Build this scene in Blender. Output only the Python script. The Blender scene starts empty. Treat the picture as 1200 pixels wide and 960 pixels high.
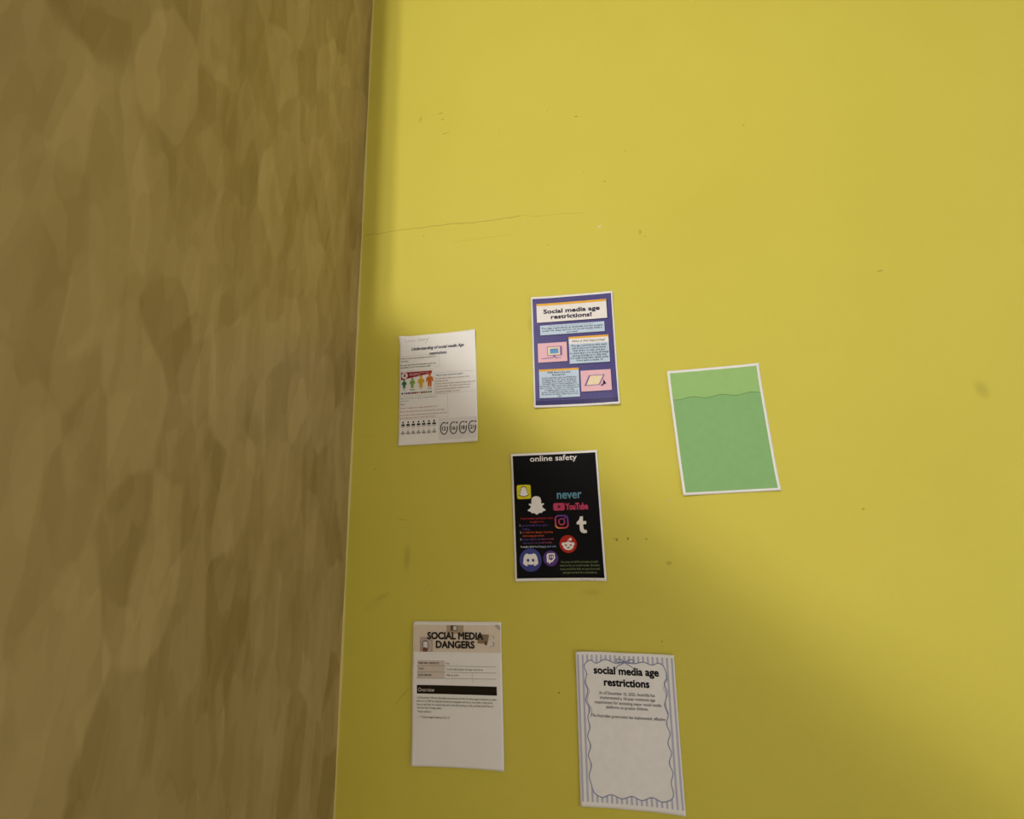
import bpy, bmesh, math, random
from mathutils import Matrix, Vector
from mathutils.geometry import tessellate_polygon

random.seed(7)
S = bpy.context.scene
COL = S.collection

# ------------------------------------------------------------------ camera
CAM_H = 1.40          # camera height above the floor (m)
CAM_D = 1.0477        # distance to the yellow wall (m)
PITCH, YAW, ROLL = 0.1971, 0.1358, -0.0262
cd = bpy.data.cameras.new('camera')
cd.sensor_fit = 'HORIZONTAL'
cd.sensor_width = 36.0
cd.lens = 15.0
cd.clip_start = 0.02
cam = bpy.data.objects.new('camera', cd)
COL.objects.link(cam)
_R = Matrix.Rotation(YAW, 3, 'Y') @ Matrix.Rotation(PITCH, 3, 'X') @ Matrix.Rotation(ROLL, 3, 'Z')
_T = Matrix(((1, 0, 0), (0, 0, -1), (0, 1, 0)))
cam.matrix_world = Matrix.Translation((0, -CAM_D, CAM_H)) @ (_T @ _R).to_4x4()
S.camera = cam

# ------------------------------------------------------------------ world, lamp strength, exposure
W = bpy.data.worlds.new('world')
S.world = W
W.use_nodes = True
bg = W.node_tree.nodes['Background']
bg.inputs[0].default_value = (1.0, 0.965, 0.99, 1)      # even light of the rest of the hall
bg.inputs[1].default_value = 0.72
LAMP_COLOUR = (1.0, 0.98, 0.95)
LAMP_STRENGTH = 545.0
S.view_settings.view_transform = 'Standard'
S.view_settings.look = 'None'
S.view_settings.gamma = 1.0
S.view_settings.use_curve_mapping = False
S.view_settings.exposure = 0.0


# ------------------------------------------------------------------ materials
def new_mat(name):
    m = bpy.data.materials.new(name)
    m.use_nodes = True
    nt = m.node_tree
    return m, nt, nt.nodes['Principled BSDF']


def N(nt, t, **kw):
    n = nt.nodes.new(t)
    for k, v in kw.items():
        setattr(n, k, v)
    return n


def srgb(r, g, b):
    f = lambda c: (c / 255) / 12.92 if c <= 10 else ((c / 255 + 0.055) / 1.055) ** 2.4
    return (f(r), f(g), f(b))


_inks = {}


def ink(r, g, b, rough=0.55):
    """printed or painted colour, with a slight uneven tone"""
    k = (r, g, b, rough)
    if k in _inks:
        return _inks[k]
    m, nt, p = new_mat('print_%d_%d_%d' % (r, g, b))
    c = srgb(r, g, b)
    tc = N(nt, 'ShaderNodeTexCoord')
    nz = N(nt, 'ShaderNodeTexNoise')
    nz.inputs['Scale'].default_value = 60
    mx = N(nt, 'ShaderNodeMix', data_type='RGBA')
    mx.inputs[6].default_value = (c[0] * .94, c[1] * .94, c[2] * .94, 1)
    mx.inputs[7].default_value = (min(1, c[0] * 1.05), min(1, c[1] * 1.05), min(1, c[2] * 1.05), 1)
    nt.links.new(tc.outputs['Object'], nz.inputs['Vector'])
    nt.links.new(nz.outputs['Fac'], mx.inputs[0])
    nt.links.new(mx.outputs[2], p.inputs['Base Color'])
    p.inputs['Roughness'].default_value = rough
    p.inputs['Specular IOR Level'].default_value = 0.10 if max(r, g, b) < 40 else 0.25
    _inks[k] = m
    return m


def ink_gradient(name, axis, lo, hi, stops):
    """printed colour blend along a direction of the sheet (metres from the sheet's centre)"""
    m, nt, p = new_mat(name)
    tc = N(nt, 'ShaderNodeTexCoord')
    dt = N(nt, 'ShaderNodeVectorMath', operation='DOT_PRODUCT')
    dt.inputs[1].default_value = (axis[0], axis[1], 0)
    mr = N(nt, 'ShaderNodeMapRange')
    mr.inputs[1].default_value = lo
    mr.inputs[2].default_value = hi
    cr = N(nt, 'ShaderNodeValToRGB')
    el = cr.color_ramp.elements
    while len(el) < len(stops):
        el.new(0.5)
    for e, (pos, c) in zip(el, stops):
        e.position = pos
        e.color = (*srgb(*c), 1)
    nt.links.new(tc.outputs['Object'], dt.inputs[0])
    nt.links.new(dt.outputs['Value'], mr.inputs[0])
    nt.links.new(mr.outputs[0], cr.inputs[0])
    nt.links.new(cr.outputs[0], p.inputs['Base Color'])
    p.inputs['Roughness'].default_value = 0.5
    return m


def paper_mat(name, rgb, rough=0.6, crease=0.12):
    m, nt, p = new_mat(name)
    c = srgb(*rgb)
    tc = N(nt, 'ShaderNodeTexCoord')
    nz = N(nt, 'ShaderNodeTexNoise')
    nz.inputs['Scale'].default_value = 18
    nz.inputs['Detail'].default_value = 3
    mx = N(nt, 'ShaderNodeMix', data_type='RGBA')
    mx.inputs[6].default_value = (c[0] * .95, c[1] * .95, c[2] * .94, 1)
    mx.inputs[7].default_value = (*c, 1)
    bp = N(nt, 'ShaderNodeBump')
    bp.inputs['Strength'].default_value = crease
    bp.inputs['Distance'].default_value = 0.004
    nt.links.new(tc.outputs['Object'], nz.inputs['Vector'])
    nt.links.new(nz.outputs['Fac'], mx.inputs[0])
    nt.links.new(mx.outputs[2], p.inputs['Base Color'])
    nt.links.new(nz.outputs['Fac'], bp.inputs['Height'])
    nt.links.new(bp.outputs[0], p.inputs['Normal'])
    p.inputs['Roughness'].default_value = rough
    p.inputs['Specular IOR Level'].default_value = 0.3
    return m


def yellow_wall_mat():
    m, nt, p = new_mat('yellow_wall_paint')
    tc = N(nt, 'ShaderNodeTexCoord')
    base = (0.662, 0.578, 0.076)
    big = N(nt, 'ShaderNodeTexNoise')
    big.inputs['Scale'].default_value = 2.2
    big.inputs['Detail'].default_value = 4
    mx = N(nt, 'ShaderNodeMix', data_type='RGBA')
    mx.inputs[6].default_value = (base[0] * .95, base[1] * .94, base[2] * .88, 1)
    mx.inputs[7].default_value = (base[0] * 1.04, base[1] * 1.05, base[2] * 1.15, 1)
    nt.links.new(tc.outputs['Object'], big.inputs['Vector'])
    nt.links.new(big.outputs['Fac'], mx.inputs[0])
    # scuffs, specks and smudges on the paint: x, height, half length, half height, turn, strength
    marks = [(-.337, 2.531, .0125, .0022, 4, .62), (-.330, 2.508, .008, .0022, 14, .6), (-.322, 2.458, .014, .0020, 10, .6),
             (-.309, 2.464, .006, .0016, 10, .35), (-.398, 2.520, .006, .016, -12, .28), (-.018, 2.483, .0025, .0025, 0, .5),
             (-.012, 2.495, .002, .002, 0, .35), (.063, 2.452, .0075, .0022, -3, .85), (.190, 2.318, .003, .002, 0, .5),
             (.074, 2.268, .003, .002, -20, .6), (.128, 2.231, .004, .0025, 0, .75), (-.034, 2.059, .003, .003, 0, .4),
             (.209, 2.068, .007, .010, 10, .30), (.220, 2.055, .004, .005, 0, .25), (-.384, 2.126, .0028, .0028, 0, .55),
             (-.159, 2.441, .003, .003, 0, .4), (.093, 1.292, .004, .005, 0, .8), (.118, 1.294, .0035, .005, 0, .85),
             (.088, 1.294, .008, .002, 5, .4), (.159, 1.293, .004, .0028, 0, .7), (.204, 1.240, .010, .007, 0, .35),
             (-.502, 1.473, .003, .003, 0, .5), (-.412, 1.257, .014, .045, -4, .20), (-.475, 1.164, .034, .009, 28, .17),
             (-.492, 1.150, .05, .02, 30, .08), (-.055, .969, .004, .003, 0, .7), (-.348, 1.177, .003, .003, 0, .5),
             (-.425, 1.346, .018, .0020, -6, .30), (.174, 1.077, .003, .003, 0, .5), (-.083, 1.835, .02, .03, 0, .16),
             (.028, 1.178, .035, .012, 0, .12), (.75, 1.90, .01, .003, 10, .5), (.62, 1.35, .004, .004, 0, .5),
             (.9, 1.6, .02, .03, 15, .2), (.5, 2.35, .003, .003, 0, .6)]
    last = None
    for x, z, a, b, rot, s in marks:
        mp = N(nt, 'ShaderNodeMapping', vector_type='TEXTURE')
        mp.inputs['Location'].default_value = (x, 0, z)
        mp.inputs['Rotation'].default_value = (0, -math.radians(rot), 0)
        mp.inputs['Scale'].default_value = (a, 1.0, b)
        ln = N(nt, 'ShaderNodeVectorMath', operation='LENGTH')
        mr = N(nt, 'ShaderNodeMapRange', interpolation_type='SMOOTHSTEP')
        mr.inputs[1].default_value = 1.0
        mr.inputs[2].default_value = 0.1
        mr.inputs[3].default_value = 0.0
        mr.inputs[4].default_value = s
        nt.links.new(tc.outputs['Object'], mp.inputs['Vector'])
        nt.links.new(mp.outputs[0], ln.inputs[0])
        nt.links.new(ln.outputs['Value'], mr.inputs[0])
        if last is None:
            last = mr.outputs[0]
        else:
            mxm = N(nt, 'ShaderNodeMath', operation='MAXIMUM')
            nt.links.new(last, mxm.inputs[0])
            nt.links.new(mr.outputs[0], mxm.inputs[1])
            last = mxm.outputs[0]
    mk = N(nt, 'ShaderNodeMix', data_type='RGBA')
    mk.inputs[7].default_value = (0.10, 0.075, 0.012, 1)
    nt.links.new(last, mk.inputs[0])
    nt.links.new(mx.outputs[2], mk.inputs[6])
    nt.links.new(mk.outputs[2], p.inputs['Base Color'])
    fine = N(nt, 'ShaderNodeTexNoise')
    fine.inputs['Scale'].default_value = 260
    fine.inputs['Detail'].default_value = 2
    nt.links.new(tc.outputs['Object'], fine.inputs['Vector'])
    bp = N(nt, 'ShaderNodeBump')
    bp.inputs['Strength'].default_value = 0.22
    bp.inputs['Distance'].default_value = 0.0012
    nt.links.new(fine.outputs['Fac'], bp.inputs['Height'])
    nt.links.new(bp.outputs[0], p.inputs['Normal'])
    p.inputs['Roughness'].default_value = 0.62
    p.inputs['Specular IOR Level'].default_value = 0.3
    return m


def trowel_wall_mat():
    """brown wall with overlapping lighter and darker trowelled patches"""
    m, nt, p = new_mat('brown_trowelled_wall')
    tc = N(nt, 'ShaderNodeTexCoord')
    fac = None
    for sc, rot, w in (((6.0, 15.0, 5.5), 0.45, .5), ((9.0, 27.0, 8.0), -0.34, .3), ((9.0, 60.0, 14.0), 0.30, .2)):
        mp = N(nt, 'ShaderNodeMapping')
        mp.inputs['Rotation'].default_value = (rot, 0, 0)
        mp.inputs['Scale'].default_value = sc
        wn = N(nt, 'ShaderNodeTexNoise')
        wn.inputs['Scale'].default_value = 1.4
        ad = N(nt, 'ShaderNodeVectorMath', operation='MULTIPLY_ADD')
        ad.inputs[1].default_value = (.35, .35, .35)
        vo = N(nt, 'ShaderNodeTexVoronoi', feature='SMOOTH_F1')
        vo.inputs['Smoothness'].default_value = 0.14
        vo.inputs['Scale'].default_value = 1.0
        sp = N(nt, 'ShaderNodeSeparateColor')
        ml = N(nt, 'ShaderNodeMath', operation='MULTIPLY')
        ml.inputs[1].default_value = w
        nt.links.new(tc.outputs['Object'], mp.inputs[0])
        nt.links.new(mp.outputs[0], wn.inputs['Vector'])
        nt.links.new(wn.outputs['Color'], ad.inputs[0])
        nt.links.new(mp.outputs[0], ad.inputs[2])
        nt.links.new(ad.outputs[0], vo.inputs['Vector'])
        nt.links.new(vo.outputs['Color'], sp.inputs[0])
        nt.links.new(sp.outputs[0], ml.inputs[0])
        if fac is None:
            fac = ml.outputs[0]
        else:
            s2 = N(nt, 'ShaderNodeMath', operation='ADD')
            nt.links.new(fac, s2.inputs[0])
            nt.links.new(ml.outputs[0], s2.inputs[1])
            fac = s2.outputs[0]
    cr = N(nt, 'ShaderNodeValToRGB')
    e = cr.color_ramp.elements
    e[0].position = 0.1
    e[0].color = (0.270, 0.188, 0.060, 1)
    e[1].position = 0.9
    e[1].color = (0.445, 0.335, 0.150, 1)
    nt.links.new(fac, cr.inputs[0])
    nt.links.new(cr.outputs[0], p.inputs['Base Color'])
    bp = N(nt, 'ShaderNodeBump')
    bp.inputs['Strength'].default_value = 0.15
    bp.inputs['Distance'].default_value = 0.003
    nt.links.new(fac, bp.inputs['Height'])
    nt.links.new(bp.outputs[0], p.inputs['Normal'])
    p.inputs['Roughness'].default_value = 0.45
    return m


def plain_mat(name, rgb, rough=0.6, scale=8.0, amount=0.06):
    m, nt, p = new_mat(name)
    tc = N(nt, 'ShaderNodeTexCoord')
    nz = N(nt, 'ShaderNodeTexNoise')
    nz.inputs['Scale'].default_value = scale
    mx = N(nt, 'ShaderNodeMix', data_type='RGBA')
    mx.inputs[6].default_value = (*[c * (1 - amount) for c in rgb], 1)
    mx.inputs[7].default_value = (*[min(1, c * (1 + amount)) for c in rgb], 1)
    nt.links.new(tc.outputs['Object'], nz.inputs['Vector'])
    nt.links.new(nz.outputs['Fac'], mx.inputs[0])
    nt.links.new(mx.outputs[2], p.inputs['Base Color'])
    p.inputs['Roughness'].default_value = rough
    return m


# ------------------------------------------------------------------ mesh helpers
def mesh_obj(name, verts, faces, mat, parent=None, smooth=False):
    me = bpy.data.meshes.new(name)
    me.from_pydata([tuple(v) for v in verts], [], faces)
    me.update()
    if smooth:
        me.shade_smooth()
    me.materials.append(mat)
    o = bpy.data.objects.new(name, me)
    COL.objects.link(o)
    if parent is not None:
        o.parent = parent
    return o


def bm_obj(name, bm, mat, parent=None, smooth=False):
    me = bpy.data.meshes.new(name)
    bmesh.ops.recalc_face_normals(bm, faces=bm.faces)
    bm.to_mesh(me)
    bm.free()
    if smooth:
        me.shade_smooth()
    me.materials.append(mat)
    o = bpy.data.objects.new(name, me)
    COL.objects.link(o)
    if parent is not None:
        o.parent = parent
    return o


def box_bm(x0, x1, y0, y1, z0, z1, bevel=0.0):
    bm = bmesh.new()
    bmesh.ops.create_cube(bm, size=1)
    for v in bm.verts:
        v.co = ((x0 + x1) / 2 + v.co.x * (x1 - x0), (y0 + y1) / 2 + v.co.y * (y1 - y0), (z0 + z1) / 2 + v.co.z * (z1 - z0))
    if bevel:
        bmesh.ops.bevel(bm, geom=bm.edges[:], offset=bevel, segments=2, affect='EDGES')
    return bm


def structure(o, label):
    o['kind'] = 'structure'
    o['label'] = label
    return o


def tag(o, label, cat, group=None):
    o['label'] = label
    o['category'] = cat
    if group:
        o['group'] = group
    return o


# ------------------------------------------------------------------ the setting
CORNER_X = -0.570
CEIL = 3.25
M_YELLOW = yellow_wall_mat()
M_BROWN = trowel_wall_mat()
M_CEIL = plain_mat('ceiling_paint', (.45, .42, .36))
M_FLOOR = plain_mat('floor_vinyl', (.62, .57, .48), .45)
M_BLOCKER = plain_mat('shade_blocker_paint', (.70, .66, .56))

wall = structure(bm_obj('wall_back', box_bm(-2.6, 3.0, 0, .16, 0, CEIL), M_YELLOW), 'yellow painted wall with printed sheets stuck on it')
structure(bm_obj('wall_left', box_bm(CORNER_X - .125, CORNER_X, -.85, 0, 0, CEIL, .002), M_BROWN), 'brown mottled trowelled side wall')
structure(bm_obj('floor', box_bm(-2.6, 3.0, -4.6, .16, -.06, 0), M_FLOOR), 'brown vinyl floor')
structure(bm_obj('ceiling', box_bm(-2.6, 3.0, -4.6, .16, CEIL, CEIL + .06), M_CEIL), 'cream painted ceiling')

# bead of pale filler along the corner, slightly uneven in width
bm = bmesh.new()
rings = []
for i in range(66):
    z = CEIL * i / 65
    w = .0036 + .0012 * math.sin(i * .7) + .0006 * math.sin(i * 2.3)
    pts = []
    for k in range(5):
        a = math.pi / 2 * k / 4
        pts.append(bm.verts.new((CORNER_X + w * (1 - math.sin(a)) * 1.0, -w * (1 - math.cos(a)) * 1.0, z)))
    rings.append(pts)
for r0, r1 in zip(rings, rings[1:]):
    for k in range(4):
        bm.faces.new((r0[k], r0[k + 1], r1[k + 1], r1[k]))
structure(bm_obj('trim_1', bm, plain_mat('corner_filler', (.66, .555, .17), .35), None, True), 'pale filler bead along the wall corner')


def strip(name, pts, width, mat, parent):
    """thin raised line that follows points (x, z) on the yellow wall"""
    vs, fs = [], []
    n = len(pts)
    for i, (x, z) in enumerate(pts):
        w = width * (0.35 if i in (0, n - 1) else 0.7 + 0.5 * random.random()) / 2
        for dz, dy in ((w, 0.0001), (0, -.0004), (-w, 0.0001)):
            vs.append((x, dy, z + dz))
    for i in range(n - 1):
        a, b = i * 3, i * 3 + 3
        fs += [(a, a + 1, b + 1, b), (a + 1, a + 2, b + 2, b + 1)]
    return mesh_obj(name, vs, fs, mat, parent)


def wiggle(pts, step, amp):
    out = []
    for (x0, z0), (x1, z1) in zip(pts, pts[1:]):
        n = max(1, int(math.hypot(x1 - x0, z1 - z0) / step))
        for i in range(n):
            t = i / n
            out.append((x0 + (x1 - x0) * t, z0 + (z1 - z0) * t + random.uniform(-amp, amp)))
    out.append(pts[-1])
    return out


M_CRACK = plain_mat('crack_line', (.46, .385, .050), .8, 30, .15)
M_FAINT = plain_mat('faint_line', (.575, .505, .070), .8, 30, .06)
strip('crack', wiggle([(-.561, 2.151), (-.519, 2.150), (-.451, 2.155), (-.385, 2.154), (-.312, 2.155), (-.239, 2.151), (-.134, 2.154), (-.099, 2.156)], .014, .0012), .0026, M_CRACK, wall)
strip('crack', wiggle([(-.099, 2.156), (-.065, 2.148), (-.021, 2.148), (.064, 2.144)], .014, .0012), .0022, M_FAINT, wall)
strip('crack', wiggle([(-.299, 2.098), (-.214, 2.100), (-.135, 2.101)], .014, .0008), .0018, M_FAINT, wall)
strip('scratch', wiggle([(-.437, .929), (-.418, .949), (-.399, .969)], .01, .001), .0025, M_CRACK, wall)
strip('scratch', wiggle([(-.55, 1.56), (-.50, 1.562)], .01, .0008), .0018, M_FAINT, wall)


def chip(x, z, a, b, rot, mat):
    bm = bmesh.new()
    c, s = math.cos(rot), math.sin(rot)
    top = [bm.verts.new((x, -.0012, z))]
    rim = []
    for k in range(9):
        t = 2 * math.pi * k / 9
        r = 1 + .3 * math.sin(k * 2.7)
        u, v = a * math.cos(t) * r, b * math.sin(t) * r
        rim.append(bm.verts.new((x + u * c - v * s, .0003, z + u * s + v * c)))
    for k in range(9):
        bm.faces.new((top[0], rim[k], rim[(k + 1) % 9]))
    return bm_obj('paint_chip', bm, mat, wall)


M_CHIP = plain_mat('bare_plaster', (.72, .66, .58))
chip(.105, 2.097, .006, .0028, .35, M_CHIP)
chip(.218, 1.377, .004, .003, -.5, plain_mat('scraped_paint', (.66, .58, .25)))

# sloping wall added out of view, shaped to shade the lower yellow wall
E1, E2 = Vector((-.596, -1.25, 2.145)), Vector((-.316, -1.60, 1.95))
d = E2 - E1
Pa, Pb = E1 - d * .22, E1 + d * 2.6
nrm = Vector((d.y, -d.x, 0)).normalized() * .07
if nrm.y > 0:
    nrm = -nrm
outline = []                      # (position along the wall, height)
for t, z in ((0, None), (1, None), (1, 0), (.94, 0), (.94, -1.0), (.06, -1.0), (.06, 0), (0, 0)):
    P = Pa.lerp(Pb, t)
    outline.append(Vector((P.x, P.y, P.z if z is None else (P.z + z if z < 0 else 0.0))))
n = len(outline)
vs = outline + [q + nrm for q in outline]
tri = tessellate_polygon([[Vector(((q - Pa).xy.length, q.z, 0)) for q in outline]])
fs = [tuple(t) for t in tri] + [tuple(n + k for k in t[::-1]) for t in tri] + [(i, (i + 1) % n, n + (i + 1) % n, n + i) for i in range(n)]
structure(mesh_obj('wall_shade_blocker', vs, fs, M_BLOCKER), 'added sloping wall out of view that casts the diagonal shade')

# twin pendant lamp hanging from the ceiling behind the photographer
LX, LY, LZ = -.7575, -3.0, 2.5
lamp = bpy.data.objects.new('pendant_lamp', None)
COL.objects.link(lamp)
lamp.location = (LX, LY, CEIL)
tag(lamp, 'twin bulb pendant lamp hanging from the cream ceiling', 'lamp')


def lathe(profile, seg=20, cx=0.0):
    bm = bmesh.new()
    rr = []
    for r, z in profile:
        rr.append([bm.verts.new((cx + r * math.cos(2 * math.pi * k / seg), r * math.sin(2 * math.pi * k / seg), z)) for k in range(seg)])
    for a, b in zip(rr, rr[1:]):
        for k in range(seg):
            bm.faces.new((a[k], a[(k + 1) % seg], b[(k + 1) % seg], b[k]))
    bm.faces.new(rr[0])
    bm.faces.new(rr[-1][::-1])
    return bm


M_METAL = plain_mat('lamp_metal', (.5, .47, .4), .35)
m_bulb, nt, p = new_mat('lit_bulb')
p.inputs['Emission Color'].default_value = (*LAMP_COLOUR, 1)
p.inputs['Emission Strength'].default_value = LAMP_STRENGTH
bm_obj('canopy', lathe([(.07, 0), (.07, -.02), (.03, -.035)]), M_METAL, lamp)
drop = LZ - CEIL
bm_obj('bar', box_bm(-.09, .09, -.012, .012, drop + .115, drop + .14, .004), M_METAL, lamp)
bm_obj('cord', lathe([(.004, -.03), (.004, drop + .13)], 8), M_METAL, lamp)
for sx in (-.0575, .0575):
    bm_obj('socket', lathe([(.014, drop + .118), (.018, drop + .112), (.018, drop + .098), (.012, drop + .093)], 16, sx), M_METAL, lamp)
    prof = [(.004, drop + .092)] + [(.040 * math.sin(math.radians(t)), drop + .05 + .040 * math.cos(math.radians(t))) for t in range(15, 91, 15)]
    prof += [(r, 2 * drop - z) for r, z in prof[::-1]]
    bm = lathe(prof, 20, sx)
    bm_obj('bulb', bm, m_bulb, lamp, True)


# ------------------------------------------------------------------ printed sheets
SW, SH = 210.0, 297.0          # A4, millimetres
LAYER = 0.00020                # ink layers sit 0.2 mm apart


def corner_lift(u, v, cu, cv, reach, height):
    dd = math.hypot(u - cu, v - cv)
    t = max(0.0, 1 - dd / reach)
    return height * t * t


def dense(path, step):
    out = []
    for (a, b), (c, e) in zip(path, path[1:]):
        n = max(1, math.ceil(math.hypot(c - a, e - b) / step))
        out += [(a + (c - a) * i / n, b + (e - b) * i / n) for i in range(n)]
    return out + [path[-1]]


def fine(pts, tris, step):
    """split long triangles so that flat print follows the bend of the sheet"""
    pts = list(pts)
    out, todo, mid = [], list(tris), {}
    while todo:
        t = todo.pop()
        k = max(range(3), key=lambda i: math.dist(pts[t[i]], pts[t[(i + 1) % 3]]))
        a, b, c = t[k], t[(k + 1) % 3], t[(k + 2) % 3]
        if math.dist(pts[a], pts[b]) <= step:
            out.append(t)
            continue
        key = (min(a, b), max(a, b))
        if key not in mid:
            mid[key] = len(pts)
            pts.append(((pts[a][0] + pts[b][0]) / 2, (pts[a][1] + pts[b][1]) / 2))
        m = mid[key]
        todo += [(a, m, c), (m, b, c)]
    return pts, out


class Sheet:
    """An A4 sheet fixed to the wall. u runs right and v runs down in millimetres from the top left corner."""

    def __init__(self, name, cx, cz, ang, mat, lift):
        self.lift = lift
        nu, nv = 42, 60
        vs, fs = [], []
        for side in (0, 1):
            for j in range(nv + 1):
                for i in range(nu + 1):
                    vs.append(self.P(SW * i / nu, SH * j / nv, -1.5 * side))
        W1 = nu + 1
        off = W1 * (nv + 1)
        for j in range(nv):
            for i in range(nu):
                a = j * W1 + i
                fs.append((a, a + W1, a + W1 + 1, a + 1))
                fs.append((off + a, off + a + 1, off + a + W1 + 1, off + a + W1))
        for i in range(nu):
            fs.append((i, i + 1, off + i + 1, off + i))
            a = nv * W1 + i
            fs.append((a, off + a, off + a + 1, a + 1))
        for j in range(nv):
            a = j * W1
            fs.append((a, off + a, off + a + W1, a + W1))
            a = j * W1 + nu
            fs.append((a, a + W1, off + a + W1, off + a))
        self.o = mesh_obj(name, vs, fs, mat, None, False)
        for poly in self.o.data.polygons:
            poly.use_smooth = poly.index < nu * nv * 2
        c, s = math.cos(ang), math.sin(ang)
        self.o.matrix_world = Matrix(((c, -s, 0, cx), (0, 0, -1, 0), (s, c, 0, CAM_H + cz), (0, 0, 0, 1)))

    def P(self, u, v, layer=0):
        return Vector(((u - SW / 2) / 1000, (SH / 2 - v) / 1000, .0012 + self.lift(u, v) / 1000 + layer * LAYER))

    def rect(self, name, u0, v0, u1, v1, mat, layer=1, parent=None, shear=0.0):
        nu = max(1, int((u1 - u0) / 5))
        nv = max(1, int((v1 - v0) / 5))
        vs, fs = [], []
        for j in range(nv + 1):
            for i in range(nu + 1):
                u = u0 + (u1 - u0) * i / nu
                vs.append(self.P(u, v0 + (v1 - v0) * j / nv + shear * (u - u0), layer))
        for j in range(nv):
            for i in range(nu):
                a = j * (nu + 1) + i
                fs.append((a, a + nu + 1, a + nu + 2, a + 1))
        return mesh_obj(name, vs, fs, mat, parent or self.o, True)

    def shapes(self, name, polys, mat, layer=2, parent=None):
        """polys: list of outlines (each a list of (u, v)) or of [outline, hole, hole...]"""
        vs, fs = [], []
        for pi, poly in enumerate(polys[:40]) if len(polys) <= 40 else [(0, q) for q in polys]:
            loops = [poly] if isinstance(poly[0], tuple) else poly
            flat = [q for l in loops for q in l]
            tris = [tuple(t) for t in tessellate_polygon([[Vector((u, v, 0)) for u, v in l] for l in loops])]
            flat, tris = fine(flat, tris, 9.0)
            base = len(vs)
            vs += [self.P(u, v, layer + .08 * pi) for u, v in flat]
            for t in tris:
                a, b, c = (flat[k] for k in t)
                area = (b[0] - a[0]) * (c[1] - a[1]) - (b[1] - a[1]) * (c[0] - a[0])
                t = tuple(base + k for k in t)
                fs.append(t if area < 0 else t[::-1])
        return mesh_obj(name, vs, fs, mat, parent or self.o)

    def lines(self, name, paths, width, mat, layer=2, parent=None, closed=False):
        """pen or printed strokes of a given width (mm) along paths"""
        polys = []
        for path in paths:
            path = dense(path, 5.0)
            n = len(path)
            L, Rr = [], []
            for i in range(n):
                a = path[i - 1] if (i > 0 or closed) else path[i]
                b = path[(i + 1) % n] if (i < n - 1 or closed) else path[i]
                du, dv = b[0] - a[0], b[1] - a[1]
                l = math.hypot(du, dv) or 1
                w = width / 2
                L.append((path[i][0] - dv / l * w, path[i][1] + du / l * w))
                Rr.append((path[i][0] + dv / l * w, path[i][1] - du / l * w))
            m = n if closed else n - 1
            for i in range(m):
                j = (i + 1) % n
                polys.append([L[i], L[j], Rr[j], Rr[i]])
        vs, fs = [], []
        for q in polys:
            b = len(vs)
            vs += [self.P(u, v, layer) for u, v in q]
            fs.append((b, b + 1, b + 2, b + 3))
        o = mesh_obj(name, vs, fs, mat, parent or self.o)
        # make every quad face outwards
        for poly in o.data.polygons:
            if poly.normal.z < 0:
                poly.flip()
        return o

    def text(self, name, rows, size, mat, layer=3, parent=None, bold=0.0, shear=0.0, slope=0.0, spacing=1.0):
        """rows: (string, u0, u1, baseline v); u1 None keeps the natural width"""
        vs, fs = [], []
        k = 8 if bold >= .25 else 4
        shifts = [(0, 0)] if not bold else [(0, 0)] + [(bold * math.cos(2 * math.pi * i / k), bold * math.sin(2 * math.pi * i / k)) for i in range(k)]
        for body, u0, u1, v in rows:
            tv, tf = text_mesh(body, shear, spacing, 3 if size > 8 else 1)
            if not tv:
                continue
            xmin = min(q[0] for q in tv)
            xmax = max(q[0] for q in tv)
            sx = size if u1 is None else (u1 - u0) / (xmax - xmin)
            pts = [(u0 + (x - xmin) * sx, v - y * size) for x, y in tv]
            if size > 10:
                pts, tf = fine(pts, [q for f in tf for q in ([f] if len(f) == 3 else [(f[0], f[i], f[i + 1]) for i in range(1, len(f) - 1)])], 6.0)
            for si, (dx, dy) in enumerate(shifts):
                b = len(vs)
                for x, y in pts:
                    uu = x + dx
                    vs.append(self.P(uu, y + dy + slope * (uu - u0), layer + .09 * si))
                fs += [tuple(b + i for i in f) for f in tf]
        return mesh_obj(name, vs, fs, mat, parent or self.o)

    def paragraph(self, name, rows, u0, u1, v0, dv, size, mat, layer=3, parent=None, align='L', bold=0.0, shear=0.0):
        """rows set to one common scale so that the longest fills u0..u1"""
        ws = []
        for r in rows:
            tv, _ = text_mesh(r, shear, 1.0, 1)
            ws.append(max(q[0] for q in tv) - min(q[0] for q in tv) if tv else 0)
        s = (u1 - u0) / max(ws)
        out = []
        for i, r in enumerate(rows):
            w = ws[i] * s
            a = u0 if align == 'L' else (u0 + u1 - w) / 2
            out.append((r, a, a + w, v0 + dv * i))
        return self.text(name, out, size, mat, layer, parent, bold, shear)


_tc = {}


def text_mesh(body, shear, spacing, res):
    k = (body, shear, spacing, res)
    if k in _tc:
        return _tc[k]
    c = bpy.data.curves.new('lettering', 'FONT')
    c.body = body
    c.size = 1.0
    c.shear = shear
    c.space_character = spacing
    c.resolution_u = res
    o = bpy.data.objects.new('lettering', c)
    COL.objects.link(o)
    me = o.to_mesh()
    tv = [(v.co.x, v.co.y) for v in me.vertices]
    tf = []
    for f in me.polygons:
        t = tuple(f.vertices)
        tf.append(t if f.normal.z > 0 else t[::-1])
    o.to_mesh_clear()
    bpy.data.objects.remove(o)
    bpy.data.curves.remove(c)
    _tc[k] = (tv, tf)
    return _tc[k]


def circle(u, v, r, n=28, ry=None):
    ry = ry or r
    return [(u + r * math.cos(2 * math.pi * i / n), v + ry * math.sin(2 * math.pi * i / n)) for i in range(n)]


def arc(u, v, r, a0, a1, n=16, ry=None):
    ry = ry or r
    return [(u + r * math.cos(math.radians(a0 + (a1 - a0) * i / n)), v + ry * math.sin(math.radians(a0 + (a1 - a0) * i / n))) for i in range(n + 1)]


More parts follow.
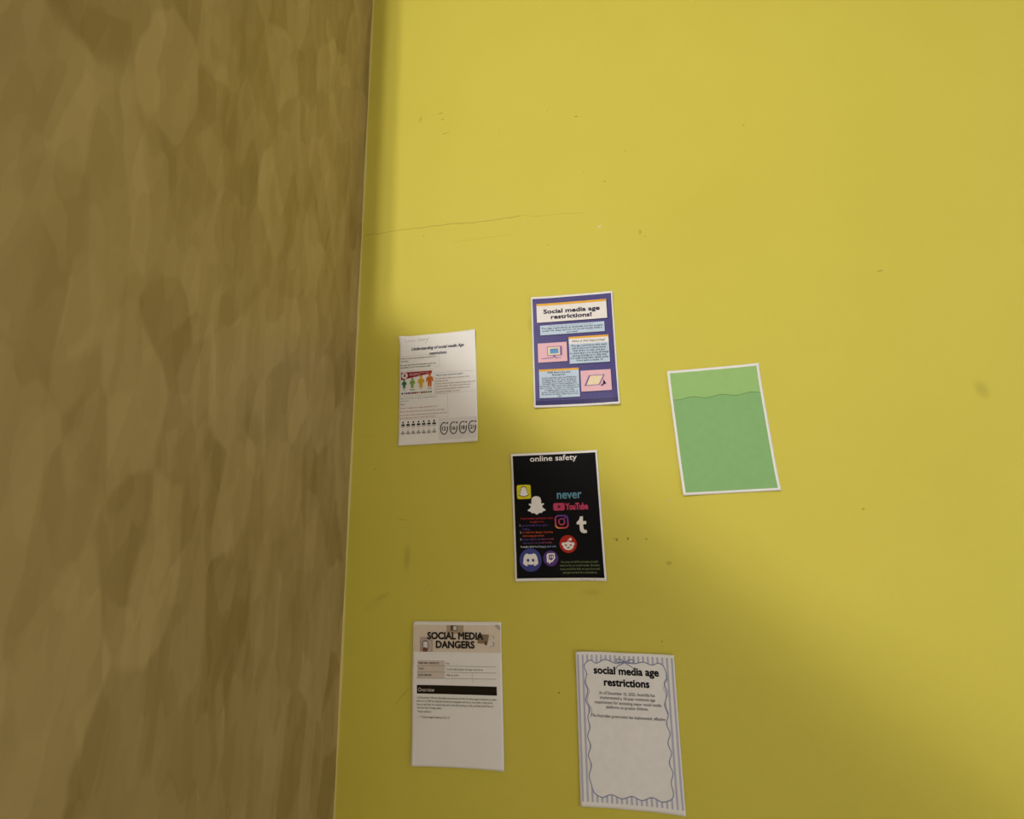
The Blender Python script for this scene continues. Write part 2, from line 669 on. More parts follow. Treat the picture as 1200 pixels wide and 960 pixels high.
def rrect(u0, v0, u1, v1, r, n=5):
    out = []
    for cu, cv, a in ((u1 - r, v0 + r, -90), (u1 - r, v1 - r, 0), (u0 + r, v1 - r, 90), (u0 + r, v0 + r, 180)):
        out += [(cu + r * math.cos(math.radians(a + 90 * i / n)), cv + r * math.sin(math.radians(a + 90 * i / n))) for i in range(n + 1)]
    return out


def box4(u0, v0, u1, v1):
    return [(u0, v0), (u1, v0), (u1, v1), (u0, v1)]


def smooth(pts, n=5, closed=True):
    out = []
    m = len(pts)
    for i in range(m if closed else m - 1):
        p0 = pts[i - 1] if (closed or i > 0) else pts[i]
        p1, p2 = pts[i], pts[(i + 1) % m]
        p3 = pts[(i + 2) % m] if (closed or i + 2 < m) else p2
        for k in range(n):
            t = k / n
            out.append(tuple(.5 * (2 * p1[a] + (p2[a] - p0[a]) * t + (2 * p0[a] - 5 * p1[a] + 4 * p2[a] - p3[a]) * t * t
                                   + (3 * p1[a] - p0[a] - 3 * p2[a] + p3[a]) * t ** 3) for a in (0, 1)))
    if not closed:
        out.append(pts[-1])
    return out


WHITE = paper_mat('white_paper', (246, 243, 239))
GLOSSY = paper_mat('glossy_white_paper', (246, 243, 239), .42, .08)

# ================================================================== sheet: understanding of age restrictions (white)
def lift1(u, v):
    return (1.0 + corner_lift(u, v, 0, 0, 42, 9) + corner_lift(u, v, 210, 0, 90, 6.5) + corner_lift(u, v, 210, 297, 90, 6)
            + corner_lift(u, v, 0, 297, 70, 4) + 1.0 * math.sin(math.pi * u / 210) ** 2 * (v / 297) ** 2)


A = Sheet('printed_sheet', -.3379, .2808, .0142, WHITE, lift1)
tag(A.o, 'white sheet with cartoon figures, red banner and numbered clock icons', 'poster', 'sheets on the yellow wall')
NAVY = ink(38, 52, 78)
A.text('title_lettering', [('Understanding of social media Age', 34, 178, 42), ('restrictions.', 83, 131, 58)], 11.5, NAVY, bold=.32, shear=.32)
PEN = ink(135, 128, 125)
hand = [smooth(q, 4, False) for q in (
    [(17, 8), (16.5, 16), (21, 17), (23, 14)], [(24, 16), (26, 12), (28, 16), (30, 12), (32, 17)], [(34, 12), (38, 12), (34, 15), (37, 18), (41, 16)],
    [(42, 12), (43, 17), (45, 16)], [(58, 10), (53, 11), (52, 17), (58, 17), (59, 13), (56, 14)], [(66, 12), (61, 13), (62, 17), (66, 16), (67, 12), (68, 17)],
    [(70, 17), (70, 12), (73, 12)], [(74, 12), (76, 16), (79, 12), (75, 22), (71, 24)], [(81, 9), (84, 11)], [(84, 8), (82, 12)])]
A.lines('handwriting', hand, .55, PEN)
GREYL = ink(182, 176, 170)
RULE = ink(172, 166, 160)
TXG = ink(92, 104, 96)
A.lines('text_box', [[(2, 57), (62, 56.5), (110, 58)], [(110, 58), (111, 92), (98, 92)]], .5, RULE)
A.paragraph('text_block', ['What are the social media age restrictions in', 'Australia?'], 4, 102, 65, 7.5, 5.4, TXG, shear=.2, bold=.1)
A.paragraph('text_block', ['The age restriction for Australia is under the', 'Australian is now 16 December 2025.'], 3, 102, 83.5, 6.6, 5.4, TXG, shear=.2, bold=.14)
# infographic with four figures
pic = A.rect('infographic', 4.5, 101, 90, 163, ink(240, 236, 232), 1)
A.shapes('banner', [[(5, 101.5), (90, 102), (90, 109), (5, 122)]], ink(152, 14, 34), 2, pic)
A.shapes('badge', [circle(15, 110.5, 8.6)], ink(235, 230, 226), 3, pic)
A.shapes('badge_figure', [circle(15, 106.5, 2.0, 14), [(12.2, 114), (12.6, 109.5), (15, 108.6), (17.4, 109.5), (17.8, 114)]], ink(120, 70, 50), 4, pic)
A.text('lettering', [('Age restrictions for the social', 28, 80, 108.2), ('media platforms', 28, 58, 112)], 4.2, ink(228, 200, 200), 4, pic, .1, slope=-.02)


def figure(cu, top, bot, mat):
    h = bot - top
    w = h * .21
    hd = h * .115
    body = [(cu - w * .55, top + h * .25), (cu + w * .55, top + h * .25), (cu + w * 1.15, top + h * .34), (cu + w * 1.3, top + h * .62), (cu + w * .85, top + h * .62),
            (cu + w * .72, top + h * .45), (cu + w * .66, top + h * .62), (cu + w * .62, bot), (cu + w * .1, bot), (cu, top + h * .68), (cu - w * .1, bot),
            (cu - w * .62, bot), (cu - w * .66, top + h * .62), (cu - w * .72, top + h * .45), (cu - w * .85, top + h * .62), (cu - w * 1.3, top + h * .62), (cu - w * 1.15, top + h * .34)]
    f = A.shapes('figure', [circle(cu, top + hd, hd, 16), body], mat, 3, pic)
    return f


for cu, t, b, c in ((14, 121, 146, (34, 112, 72)), (36.5, 118, 146, (132, 170, 72)), (60.5, 113, 147, (218, 176, 36)), (84, 108, 146, (206, 108, 34))):
    figure(cu, t, b, ink(*c))
A.shapes('caption_bar', [box4(11, 149, 17, 150.4), box4(29, 149, 44, 150.6), box4(30, 151.4, 43, 152.6), box4(57, 149.5, 63, 150.8), box4(78, 149, 90, 150.4), box4(80, 151.2, 89, 152.4)], ink(150, 170, 152), 2, pic)
cols = [(44, 92, 58), (190, 160, 160), (50, 88, 140), (30, 36, 62), (160, 60, 80), (140, 24, 44), (60, 50, 70), (200, 90, 60), (226, 196, 60), (30, 60, 120), (40, 100, 50), (190, 70, 66), (120, 160, 116), (60, 96, 76)]
for i, c in enumerate(cols):
    u = 6.5 + i * 6.0
    A.shapes('app_icon', [rrect(u, 157, u + 4.6, 161.8, 1, 3)], ink(*c), 2, pic)
A.lines('text_box', [[(3, 99), (95, 98.2)], [(98, 110), (150, 109), (207, 111)], [(98, 110), (98, 165), (150, 165.5), (208, 165)]], .5, RULE)
A.paragraph('text_block', ['Why are these restrictions helpful?'], 102, 174, 118, 7, 5.4, ink(80, 104, 130), shear=.25, bold=.14)
A.paragraph('text_block', ['The apps like youtube were set about 16 by', 'banning until the', 'Further, the government would having in there and', 'restrict the apps. This will the whole internet', 'banned, well preventing the behaviour you is', 'for another strategy to protect.'], 100, 206, 127, 7.1, 5.2, ink(150, 108, 104), shear=.12, bold=.1)
A.lines('text_box', [[(3, 167), (132, 167.5), (133, 229), (70, 229.5), (3, 229)]], .5, RULE)
A.paragraph('text_block', ['Will there be any exceptions depending from', 'platforms?'], 4, 104, 174.5, 7, 5.0, ink(116, 142, 156), shear=.2)
A.paragraph('text_block', ['Yes!'], 3.5, 16, 190.5, 7, 5.4, ink(84, 78, 80), bold=.14)
A.paragraph('text_block', ['Under 16 might use it in apps that allow use 16.'], 3.5, 107, 200.5, 7, 5.0, ink(182, 120, 108), bold=.08)
A.paragraph('text_block', ['They could create their own accounts and lie, then ages'], 3.5, 124, 210, 7, 5.0, ink(182, 120, 108), bold=.08)
A.paragraph('text_block', ['if somewhere their added having been mentions and with', 'games that they want to reach their friends.'], 3.5, 129, 219.3, 7.2, 5.0, ink(182, 120, 108), bold=.08)
DK = ink(40, 38, 46)
for i in range(7):
    u = 12 + i * 14
    dv = -.1 * i + (1 if i else 0)
    A.shapes('person_icon', [circle(u, 237, 2.3, 16, 2.6), [(u - 5.2, 246), (u - 4.2, 242), (u - 1.6, 240.4), (u, 242.6), (u + 1.6, 240.4), (u + 4.2, 242), (u + 5.2, 246)]], DK, 2)
    A.shapes('caption_bar', [box4(u - 5, 247.5, u + 5, 248.6), box4(u - 4.8, 249.4, u + 4.8, 250.2)], ink(160, 152, 146), 2)
    A.shapes('caption_bar', [box4(u - 2, 255, u + 2, 256)], ink(196, 160, 140), 2)
    A.shapes('caption_bar', [box4(u - 2.4, 260, u + 2.2, 262.6), box4(u - 5, 264.2, u + 5, 266), box4(u - 4.6, 266.6, u + 4.8, 268)], ink(112, 106, 104), 2)
gb = A.rect('clock_panel', 108, 232, 208, 288.5, ink(230, 225, 222), 1)
for u, t in ((122, '12'), (147, '16'), (171.5, '18'), (196, '21')):
    ck = A.lines('clock_icon', [arc(u, 259, 9.2, -62, -378, 30, 15)], 2.6, DK, 2, gb)
    A.text('clock_number', [(t, u - 4.6, u + 4.6, 263.8)], 13.5, DK, 2, ck, .45)
    A.shapes('clock_star', [[(u + 8.8 + (3.1 if k % 2 == 0 else 1.7) * math.sin(math.pi * k / 5), 245.5 - (3.6 if k % 2 == 0 else 1.9) * math.cos(math.pi * k / 5)) for k in range(10)]], DK, 3, ck)

# ================================================================== sheet: Social media age restrictions! (purple)
def lift2(u, v):
    return (1.0 + corner_lift(u, v, 0, 0, 90, 6) + corner_lift(u, v, 210, 0, 110, 5) + corner_lift(u, v, 210, 297, 100, 8)
            + corner_lift(u, v, 0, 297, 90, 6) + 3.0 * math.sin(math.pi * u / 210) ** 2 * max(0, 1 - v / 90) ** 2)


B = Sheet('printed_sheet', .0193, .3585, -.0076, GLOSSY, lift2)
tag(B.o, 'purple grid poster with cream title box and pink computer pictures', 'poster', 'sheets on the yellow wall')
PURP = ink(74, 66, 128, .42)
fld = B.rect('purple_field', 4, 5.5, 206, 291, PURP, 1)
grid = [[(4 + i * 6.3, 5.5), (4 + i * 6.3, 80), (4 + i * 6.3, 150), (4 + i * 6.3, 279)] for i in range(1, 32)] + [[(4, 5.5 + j * 6.3), (70, 5.5 + j * 6.3), (140, 5.5 + j * 6.3), (206, 5.5 + j * 6.3)] for j in range(1, 44)]
B.lines('grid_line', grid, .55, ink(90, 82, 145, .42), 1.6, fld)
B.rect('bottom_band', 4, 279.5, 206, 291, ink(50, 42, 100, .42), 2, fld)
SHADW = ink(40, 34, 78, .45)
ORG = ink(240, 180, 62)
CREAM = ink(242, 236, 230)
LBLUE = ink(198, 216, 234)
PINK = ink(238, 190, 198)
DKT = ink(42, 36, 60)
B.rect('drop_shadow', 16, 23, 195.5, 73.5, SHADW, 2)
pn = B.rect('title_panel', 14, 20, 193, 71, CREAM, 3)
B.rect('window_bar', 14, 20, 193, 26, ORG, 4, pn)
B.shapes('window_button', [circle(u, 22.8, .9, 10) for u in (177, 182, 187)], ink(160, 110, 50), 5, pn)
B.text('title_lettering', [('Social media age', 32, 175, 47.5), ('restrictions!', 51, 154, 63)], 15.2, DKT, 4, pn, .75)
B.rect('drop_shadow', 22.5, 81.5, 186.6, 108.2, SHADW, 2)
pn = B.rect('text_panel', 21.5, 79.5, 185, 106, LBLUE, 3)
B.paragraph('text_block', ['(What are the age restrictions in Australia?)'], 46, 158, 84.6, 6, 4.2, ink(110, 122, 140), 4, pn)
B.paragraph('text_block', ['The Age restrictions in Australia are for people', 'under 16, they can\'t be on Social media with a', 'account!'], 25, 181, 90.6, 6.4, 6.8, DKT, 4, pn, 'C', .16)
# desktop computer picture
B.rect('drop_shadow', 15.6, 130, 90, 181, SHADW, 2)
pn = B.rect('picture_panel', 14, 127.8, 88, 179, PINK, 3)
LILA = ink(134, 96, 160)
mo = B.shapes('monitor', [[box4(38, 138, 75.5, 163), box4(39.4, 139.6, 70.5, 161.2)]], LILA, 4, pn)
B.shapes('screen', [box4(39.4, 139.6, 70.5, 161.2)], ink(240, 220, 186), 4, pn)
B.shapes('open_window', [box4(45, 144.6, 66, 156.8)], ink(96, 160, 214), 5, pn)
B.shapes('window_bar', [box4(45, 144.6, 66, 146.2)], ink(62, 96, 160), 6, pn)
B.shapes('monitor_stand', [[(53, 163), (58, 163), (60, 167), (51, 167)]], LILA, 4, pn)
B.lines('keyboard', [[(22.5, 169.3), (52, 168.2)], [(57, 169), (66, 168.6)], [(68, 168.4), (72, 168.2)]], 1.9, LILA, 5, pn)
# window: why is this happening
B.rect('drop_shadow', 95, 117.5, 194.8, 189.6, SHADW, 2)
pn = B.rect('text_panel', 93.5, 115.5, 193, 187, LBLUE, 3)
B.rect('heading_panel', 93.5, 120.8, 193, 135, CREAM, 4, pn)
B.rect('window_bar', 93.5, 115.5, 193, 120.8, ORG, 4, pn)
B.shapes('window_button', [circle(189, 118, 1.0, 10)], ink(160, 110, 50), 5, pn)
B.paragraph('heading_lettering', ['Why is this happening?'], 102, 184, 130.2, 6, 7.2, DKT, 5, pn, 'C', .12, .12)
B.paragraph('text_block', ['The age restrictions who want', 'put in place as it raises issues', 'kids under 16 safe, and also', 'to ward apps, it is doing all things', 'among teenage it is a big deal.', 'It is well doing safer safety under', 'if you were a under 16'], 95.5, 191.5, 142.4, 6.6, 7.4, DKT, 5, pn, 'C', .14)
# window: research
B.rect('drop_shadow', 16.6, 200, 116.4, 275, SHADW, 2)
pn = B.rect('text_panel', 15, 198, 114.8, 272.6, LBLUE, 3)
B.rect('window_bar', 15, 198, 114.8, 203.3, ORG, 4, pn)
B.shapes('window_button', [circle(110.5, 200.6, 1.0, 10)], ink(160, 110, 50), 5, pn)
B.paragraph('heading_lettering', ['Will there be any', 'Research?'], 36, 94, 209.4, 6.4, 7.0, DKT, 5, pn, 'C', .16)
B.paragraph('text_block', ['Social websites only use Platforms', 'and gaming on YT, you already by', 'spending, then chats on each Age.', 'old with apps to keep making you', 'themselves that want, and why you 16', 'due to their 16 years or read about it', 'a lengthy chats hours on this.', 'quote of stuff learning this needs of', 'the phone as what chats don\'t even', 'sink'], 16, 114, 222.6, 5.35, 6.1, DKT, 5, pn, 'C', .1)
# tablet picture
B.rect('drop_shadow', 120.6, 209, 195, 262.6, SHADW, 2)
pn = B.rect('picture_panel', 119, 206.6, 193, 260.4, PINK, 3)
B.shapes('tablet', [[(139, 219.5), (178, 219), (164.5, 245.5), (127, 246.5)]], LILA, 4, pn)
B.shapes('tablet_screen', [[(142.5, 221.2), (174, 220.8), (162, 244), (132, 244.6)]], ink(242, 222, 184), 5, pn)
B.lines('stylus', [[(177.5, 222), (168, 244)]], 1.1, ink(200, 170, 210), 6, pn)
B.shapes('mouse_pointer', [[(174.5, 231.5), (181, 244.5), (176.5, 243.4), (173.6, 247), (170.6, 245.8), (172.4, 242.4)]], ink(24, 20, 30), 6, pn)
B.shapes('pointer_shadow', [circle(169.5, 246.5, 2.6, 14, 3.0)], LILA, 5, pn)
squig = [[(135 + k * 3 + random.uniform(-.6, .6), 294 + random.uniform(-1.2, 1.2)) for k in range(7)], [(160 + k * 2.6, 294 + random.uniform(-1.3, 1.3)) for k in range(8)], [(186 + k * 2.4, 294.4 + random.uniform(-1, 1)) for k in range(6)]]
B.lines('handwriting', squig, .4, ink(160, 150, 148), 1)

# ================================================================== sheet: online safety (black)
def lift3(u, v):
    return (1.2 + corner_lift(u, v, 0, 0, 80, 5) + corner_lift(u, v, 210, 0, 75, 4) + corner_lift(u, v, 210, 297, 75, 6)
            + corner_lift(u, v, 0, 297, 60, 4))


C = Sheet('printed_sheet', -.0426, -.0491, .0090, GLOSSY, lift3)
tag(C.o, 'black poster with white border and round and square app logos', 'poster', 'sheets on the yellow wall')
C.rect('black_field', 5, 5.5, 205.5, 290.5, ink(13, 11, 13, .45), 1)
OFFW = ink(242, 238, 234)
C.text('title_lettering', [('online safety', 47.5, 160.5, 20.6)], 18.5, OFFW, 2, None, .32)
C.text('never_lettering', [('never', 108.5, 166, 111.6)], 29, ink(100, 152, 172), 2, None, .55)
ROSE = ink(196, 62, 100)
C.shapes('play_button_logo', [[rrect(98, 121.6, 125, 139.2, 4.2), [(109.4, 126.4), (109.4, 134.4), (116.2, 130.4)]]], ROSE, 2)
C.text('wordmark_lettering', [('YouTube', 127.5, 179, 137.8)], 21.5, ROSE, 2, None, .8)


def ghost(cu, top, h, grow=0.0):
    k = h / 43.0
    half = [(0, 0), (6.5, 1.2), (10.6, 5.6), (11.8, 12), (12.0, 18), (16.2, 16.6), (18.2, 18.4), (17, 20.6), (13.6, 23), (15.4, 27.6), (21.4, 32.2), (19.6, 34.6), (14.6, 36), (11.6, 39.4), (6.6, 39), (3, 41.6), (0, 43)]
    full = half + [(-x, y) for x, y in half[-2:0:-1]]
    pts = smooth(full, 3)
    return [(cu + x * k * (1 + grow), top + h / 2 + (y - 21.5) * k * (1 + grow)) for x, y in pts]


sq = C.shapes('ghost_app_logo', [rrect(12, 76, 46, 109.6, 4.5)], ink(226, 212, 24), 2)
C.shapes('ghost_outline', [ghost(28.6, 81.4, 22.6, .16)], ink(30, 26, 20), 3, sq)
C.shapes('ghost_shape', [ghost(28.6, 81.4, 22.6)], OFFW, 4, sq)
C.shapes('ghost_logo', [ghost(58, 104, 43)], OFFW, 2)
# camera outline logo with printed colour blend
cg = ink_gradient('camera_logo_blend', (.45, .9), -.031, .002, [(0, (236, 176, 50)), (.30, (214, 70, 60)), (.62, (186, 46, 110)), (1, (92, 52, 150))])
cm = C.shapes('camera_logo', [[rrect(99.8, 149.4, 132, 180.6, 9), rrect(103, 152.6, 128.8, 177.4, 6.4)]], cg, 2)
C.shapes('camera_lens', [[circle(116, 165, 8.3), circle(116, 165, 5.4)]], cg, 2, cm)
C.shapes('camera_dot', [circle(124, 156.6, 2.0, 14)], ink(186, 46, 110), 2, cm)
C.shapes('letter_t_logo', [[(159.6, 154), (166, 154), (165.6, 165), (173, 165), (172.6, 172), (165.4, 172), (165.8, 181), (168, 185), (172.2, 184.6), (173.4, 191.4), (166, 192.4), (160, 190), (157.2, 185), (157, 172), (150.6, 172), (150.8, 167), (156.6, 162)]], OFFW, 2)
# round red logo
rd = C.shapes('alien_logo', [circle(128, 215.6, 20, 36)], ink(186, 34, 14), 2)
kk = 9.95
q = lambda x, y: (128 + (x - 339) / kk, 215.6 + (y - 712) / kk)
C.shapes('alien_face', [circle(*q(340, 755), 122 / kk, 28, 95 / kk), circle(*q(228, 712), 3.8, 16), circle(*q(450, 712), 3.8, 16), circle(*q(398, 610), 3.2, 16)], OFFW, 3, rd)
C.lines('antenna', [[q(336, 668), q(352, 615), q(390, 605)]], 1.3, OFFW, 3, rd)
C.shapes('alien_features', [circle(*q(285, 738), 2.2, 14), circle(*q(397, 738), 2.2, 14), [q(304, 780), q(380, 780), q(370, 800), q(342, 808), q(314, 800)]], ink(160, 34, 20), 4, rd)
# round blue logo
bl = C.shapes('controller_logo', [circle(38.5, 250, 26, 40)], ink(62, 70, 142), 2)
half = [(0, -13.2), (4.6, -13), (7, -15), (12.4, -13), (16, -6), (18, 8), (12.5, 12), (8.5, 13.8), (6.8, 10.4), (0, 11.2)]
C.shapes('controller_face', [[[(38.5 + x, 250 + y) for x, y in half + [(-a, b) for a, b in half[-2:0:-1]]], circle(38.5 - 6, 250.6, 3.1, 14, 3.6), circle(38.5 + 6, 250.6, 3.1, 14, 3.6)]], OFFW, 3, bl)
C.lines('controller_mouth', [[(29.4, 257.6), (33, 260), (38.5, 260.8), (44, 260), (47.6, 257.6)]], .8, ink(150, 146, 170), 4, bl)
# round purple logo
tw = C.shapes('speech_bubble_logo', [circle(85.8, 247, 17.5, 36)], ink(86, 52, 132), 2)
q = lambda x, y: (85.8 + (x - 866) / 10.7, 247 + (y - 400) / 10.7)
C.shapes('speech_bubble', [[[q(762, 325), q(803, 276), q(968, 276), q(978, 400), q(905, 488), q(862, 494), q(822, 538), q(815, 496), q(768, 490)], [q(822, 316), q(822, 428), q(860, 430), q(872, 452), q(905, 430), q(942, 385), q(938, 312)]]], OFFW, 3, tw)
C.shapes('speech_bubble_bars', [[q(852, 338), q(876, 338), q(876, 396), q(852, 396)], [q(898, 338), q(922, 338), q(922, 396), q(898, 396)]], OFFW, 3, tw)
RED = ink(186, 44, 52)
C.paragraph('text_block', ['Social media restrictions were', 'bought in to:'], 19, 96, 157.6, 8, 6.8, RED, 2, None, 'C', .1)
NUM = ink(205, 200, 198)
C.text('list_number', [('1.', 16, 19.4, 173.4), ('2.', 16, 20.4, 189.4), ('3.', 16, 20.2, 205.4), ('4.', 16, 20.6, 222.2)], 7.2, NUM, 2, None, .1)
PU = ink(92, 72, 150)
C.paragraph('text_block', ['protect kids from cyber', 'bulling.'], 22.5, 83, 173.6, 8.4, 6.6, PU, 2, None, 'L', .08)
C.paragraph('text_block', ['to limit the danger of young', 'kids being groomed.'], 22.5, 93.5, 189.4, 8, 6.6, ink(206, 84, 44), 2, None, 'L', .1)
bm_blend = ink_gradient('purple_magenta_blend', (1, 0), -.083, -.010, [(0, (82, 66, 150)), (.55, (120, 62, 130)), (1, (180, 52, 92))])
C.paragraph('text_block', ['It gets kids to do there work', 'and not be on social media.'], 22, 95, 205.4, 8, 6.6, bm_blend, 2, None, 'L', .09)
C.paragraph('text_block', ['make kids feel happy and safe.'], 22, 101, 222.2, 8, 6.6, ink_gradient('white_blue_blend', (1, 0), -.083, -.005, [(0, (214, 216, 202)), (.5, (160, 172, 190)), (1, (116, 132, 180))]), 2, None, 'L', .14)
C.paragraph('text_block', ['An issue would be because people', 'want to be on social media. Another', 'issue would be kids are good at tech', 'and get around the restrictions.'], 106, 197, 257.4, 7.8, 6.8, ink(124, 140, 84), 2, None, 'C', .08)
squig = [[(152, 292.8), (156, 292.6)], [(154, 292.8), (153.6, 296)]] + [smooth([(157 + k * 3.2, 295.4 + (.9 if k % 2 else -.9)) for k in range(6)], 3, False), [(182, 295.8), (183, 293), (186, 292.6)]]
C.lines('handwriting', squig, .45, ink(110, 104, 104), 1)

# ================================================================== sheet: SOCIAL MEDIA DANGERS
def lift4(u, v):
    e = max(0, 1 - v / 7.0)
    return (4.5 - 3.8 * e * e + corner_lift(u, v, 210, 0, 60, -2.2) - .8 * (u / 210) + corner_lift(u, v, 0, 120, 80, 2.5) + corner_lift(u, v, 210, 297, 80, 5) + corner_lift(u, v, 0, 297, 80, 3))


D = Sheet('printed_sheet', -.2854, -.4361, .0051, WHITE, lift4)
tag(D.o, 'document sheet with beige header, capital title and black overview bar', 'poster', 'sheets on the yellow wall')
hb = D.rect('header_band', 2, 6.5, 208, 64.5, ink(228, 212, 194), 1)
BRN = ink(44, 36, 32)
ph = D.rect('header_photo', 81, 7, 122, 25.5, ink(178, 158, 130), 2, hb)
D.shapes('laptop', [[(91.5, 7.6), (106, 7.6), (106.8, 19), (91, 19)]], ink(60, 54, 52), 3, hb)
D.shapes('laptop_screen', [box4(97.5, 8.6, 105, 17.4)], ink(224, 214, 200), 4, hb)
D.shapes('laptop_user', [[(92.6, 18.6), (93.5, 12), (95.4, 10), (97.4, 12), (97.4, 18.6)]], ink(112, 88, 70), 4, hb)
D.rect('header_photo', 17, 33, 48.5, 64.4, ink(188, 168, 158), 2, hb)
D.shapes('phone', [[rrect(24.5, 40.5, 36.5, 61, 2)]], ink(92, 80, 78), 3, hb)
D.shapes('phone_screen', [box4(25.8, 42.6, 35.4, 56)], ink(236, 230, 226), 4, hb)
D.shapes('hand', [smooth([(25, 63.5), (24.4, 58), (27.5, 54.6), (32, 55.5), (35, 58.5), (35.5, 63.6)], 4)], ink(122, 78, 52), 5, hb)
D.lines('cable', [arc(35, 51.5, 9, -80, 75, 12, 11)], 1.4, ink(224, 214, 208), 3, hb)
D.lines('cable', [smooth([(19.5, 43), (22.5, 50), (21, 57), (18.6, 62)], 4, False)], 1.2, ink(150, 124, 116), 3, hb)
D.shapes('header_photo', [[(154.5, 26), (182, 26), (178, 46), (154.5, 45)]], ink(142, 122, 96), 2, hb)
D.shapes('sleeve', [smooth([(183, 26.5), (189, 27), (194, 32), (193, 38), (188, 36), (183, 42), (178.5, 46), (181, 36)], 4)], ink(222, 212, 202), 2.4, hb)
D.shapes('coffee_cup', [[(170.6, 41), (177, 41), (176.4, 48.6), (171.4, 48.6)]], ink(112, 72, 44), 3, hb)
D.shapes('saucer', [[circle(183.5, 45, 5.6, 22, 6), circle(183.5, 45, 1.2, 12)]], ink(228, 220, 212), 3, hb)
D.lines('sleeve_fold', [[(190, 28), (193.5, 34)], [(189, 42), (193.5, 46), (190, 52)], [(184, 52), (187, 50)]], 1.4, ink(120, 108, 100), 3, hb)
D.text('title_lettering', [('SOCIAL MEDIA', 36, 167.5, 36.6), ('DANGERS', 56.5, 147, 55.2)], 20.6, BRN, 5, hb, 1.0)
LAB = ink(216, 203, 190)
D.rect('label_column', 11.5, 82.5, 77, 120, LAB, 1)
D.lines('table_rule', [[(11.5, 94.4), (77, 93.8), (140, 93.6), (196.5, 93.6)], [(11.5, 107), (77, 106.6), (140, 106.4), (196.5, 106.2)], [(11.5, 120.2), (77, 119.8), (140, 119.2), (196.5, 118.6)]], .7, ink(140, 128, 118), 2)
D.text('table_lettering', [('MADE AND CREATED BY', 15, 63.5, 90), ('TOPIC', 15, 27.5, 102), ('DATE CREATED', 15, 46, 115)], 5.6, ink(84, 74, 68), 2, None, .18)
D.text('table_lettering', [('Kai', 80.5, 87.5, 90), ('Social media dangers and age restrictions', 80.5, 166, 102), ('FEB 23 2026', 81.5, 109.5, 114.6)], 5.4, ink(104, 96, 92), 2, None, .1)
ov = D.rect('overview_bar', 11.5, 134, 197, 152, ink(34, 27, 16), 1)
D.text('heading_lettering', [('Overview', 14.5, 53, 147.4)], 11.5, ink(222, 212, 196), 2, ov, 0, .04)
D.paragraph('text_block', ['On December 10th the Australian government put the 16 and preage restriction to make', 'kids not on TikTok, Snapchat, Facebook, Instagram and more, your kids so they don\'t', 'have to get hurt on social media and so the kid\'s privacy is safe, and they don\'t have to', 'take the risk of being online.'], 12, 195.5, 162, 6.9, 6.0, ink(104, 98, 96), 2, None, 'L', .1)
D.paragraph('text_block', ['Target audience:'], 12.5, 46, 190.4, 7, 6.0, ink(104, 98, 96), 2, None, 'L', .1)
D.shapes('bullet', [circle(17.2, 199.6, .9, 10)], ink(104, 98, 96), 2)
D.paragraph('text_block', ['Young teenagers between 12 to 15'], 21.5, 88, 201.4, 7, 6.0, ink(104, 98, 96), 2, None, 'L', .1)
for q in ([(8.5, 8), (4.8, 19)], [(141, 108), (143, 128)]):
    D.lines('crease', [q], .5, ink(170, 156, 144), 2)

D.shapes('corner_patch', [smooth([(195, 7), (203, 6), (207, 9), (207, 17), (201, 14)], 4)], ink(186, 172, 158), 2, hb)  # darker patch at the top right corner of the header

# ================================================================== sheet: social media age restrictions (lilac stripes)
def lift5(u, v):
    return (2.0 + corner_lift(u, v, 0, 0, 70, 6) + corner_lift(u, v, 210, 0, 80, 2.5) + 1.6 * math.exp(-((u - 112) / 22) ** 2) * max(0, 1 - v / 160)
            + corner_lift(u, v, 210, 297, 80, 5) + corner_lift(u, v, 0, 297, 80, 3))


F = Sheet('printed_sheet', .0876, -.4944, -.0176, WHITE, lift5)
tag(F.o, 'sheet with lilac striped border, wavy frame and bow above bold title', 'poster', 'sheets on the yellow wall')
LIL = ink(190, 190, 212)
OUT = ink(140, 146, 178)
st = F.shapes('striped_border', [[(u - 2.1, v0), (u + 2.1, v0), (u + 2.1, v0 + 8.8), (u - 2.1, v0 + 8.8)] for u in [5.5 + 9.98 * i for i in range(21)] for v0 in [6 + 8.8 * k for k in range(32)]], LIL, 1)
left = [(23, 45), (19, 62), (24, 79), (19, 98), (27, 114), (22, 131), (26, 149), (20, 167), (26, 185), (20, 203), (26, 221), (20, 240), (24, 256)]
right = [(192, 45), (186, 57), (191, 75), (185, 96), (190, 116), (185, 134), (191, 152), (185, 170), (191, 188), (185, 206), (191, 224), (186, 242), (189, 258)]
top = [(18, 29), (31, 17), (45, 23), (64, 15), (87, 21.5), (106, 17), (125, 20.5), (145, 17), (163, 22), (177, 17.5), (188, 25)]
bottom = [(185, 270), (166, 277), (146, 271), (126, 278), (106, 272), (86, 278), (64, 272), (46, 278), (30, 271)]
frame = smooth(top + right + bottom + left[::-1], 5)
pf = F.shapes('wavy_panel', [frame], ink(242, 239, 236), 2)
F.lines('wavy_outline', [frame + [frame[0]]], 2.0, OUT, 3)
for q in (smooth([(25, 45), (21.6, 52), (20.4, 62), (23, 70), (26.8, 79), (24, 88), (22, 98), (25, 106), (31, 116), (27, 131)], 4, False),
                        smooth([(190, 40), (193, 48), (187.6, 58), (184.6, 66), (188, 76), (187, 90), (183, 98), (186, 108), (190, 118)], 4, False)):
    F.lines('wavy_ribbon', [q], 1.1, ink(140, 146, 182), 3)
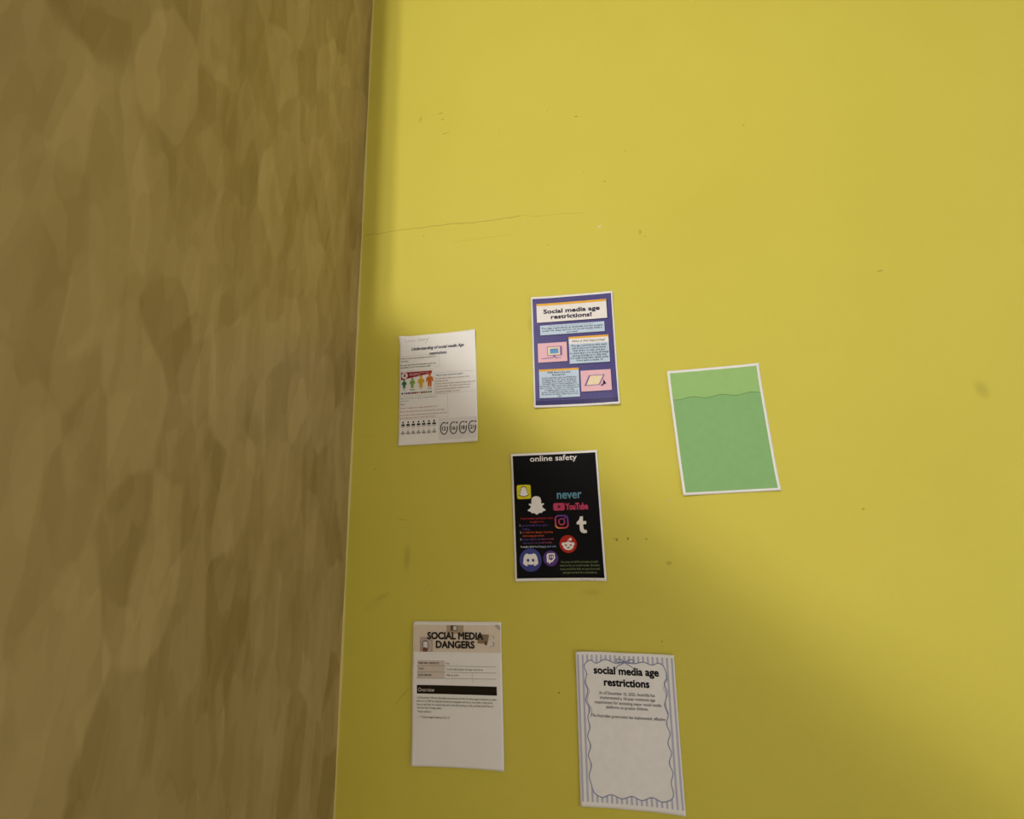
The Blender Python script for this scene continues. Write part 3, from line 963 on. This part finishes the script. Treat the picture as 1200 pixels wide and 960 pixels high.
bow = F.lines('bow', [smooth([(106, 19), (99, 13.5), (90, 13), (88.5, 17), (95, 19.5), (106, 19), (113, 14), (121, 12.5), (125.5, 15.5), (121, 19.5), (112, 20), (106, 19)], 5, False)], 1.9, OUT, 5)
for q in ([(106, 19), (98, 23), (90, 27), (86, 33.5)], [(106, 19), (114, 24), (121, 28), (126, 34)]):
    F.lines('bow_tail', [smooth(q, 5, False)], 1.7, OUT, 5.4, bow)
F.text('title_lettering', [('social media age', 39, 175.5, 43.4), ('restrictions', 60, 154.5, 66.6)], 21.0, ink(26, 24, 28), 4, None, .85)
TX = ink(112, 108, 108)
F.text('text_block', [('As of December 10, 2025, Australia has', 48, 165, 84), ('implemented a 16-year minimum age', 50, 165, 93), ('requirement for accessing major social media', 38, 177, 102.4), ('platforms to protect children.', 62, 150, 111)], 8.4, TX, 4, None, .12)
F.text('text_block', [('The Australian government has implemented, effective', 29, 183, 128.6)], 8.4, TX, 4, None, .12)
for q in ([(108, 5), (109, 15)], [(128, 50), (134, 70)]):
    F.lines('crease', [q], .5, ink(205, 198, 192), 4.4)

# ================================================================== green sheet at the right
def lift6(u, v):
    return 1.5 + corner_lift(u, v, 0, 297, 90, 5) + corner_lift(u, v, 210, 0, 80, 4) + corner_lift(u, v, 0, 0, 80, 3) + corner_lift(u, v, 210, 297, 80, 4)


a = math.radians(1.65)
gc = (.2395 + .105 * math.cos(a) + .1485 * math.sin(a), .2849 + .105 * math.sin(a) - .1485 * math.cos(a))
G = Sheet('printed_sheet', gc[0], gc[1], a, GLOSSY, lift6)
tag(G.o, 'green sheet with white border and a wavy darker green lower part', 'poster', 'sheets on the yellow wall')
G.rect('light_green_field', 6, 6, 204, 82, ink(156, 196, 120), 1)
wave = [(6 + i * 6.6, 70.5 + 2.6 * math.sin(i * .62 + .6)) for i in range(31)]
fl = wave[:-1] + [(204, wave[-1][1])]
G.rect('green_field', 6, 76, 204, 291, ink(138, 184, 118), 1.5)
G.shapes('wavy_edge', [fl + [(204, 78), (6, 78)]], ink(138, 184, 118), 2)
G.lines('wavy_line', [fl], .9, ink(70, 112, 56), 3)
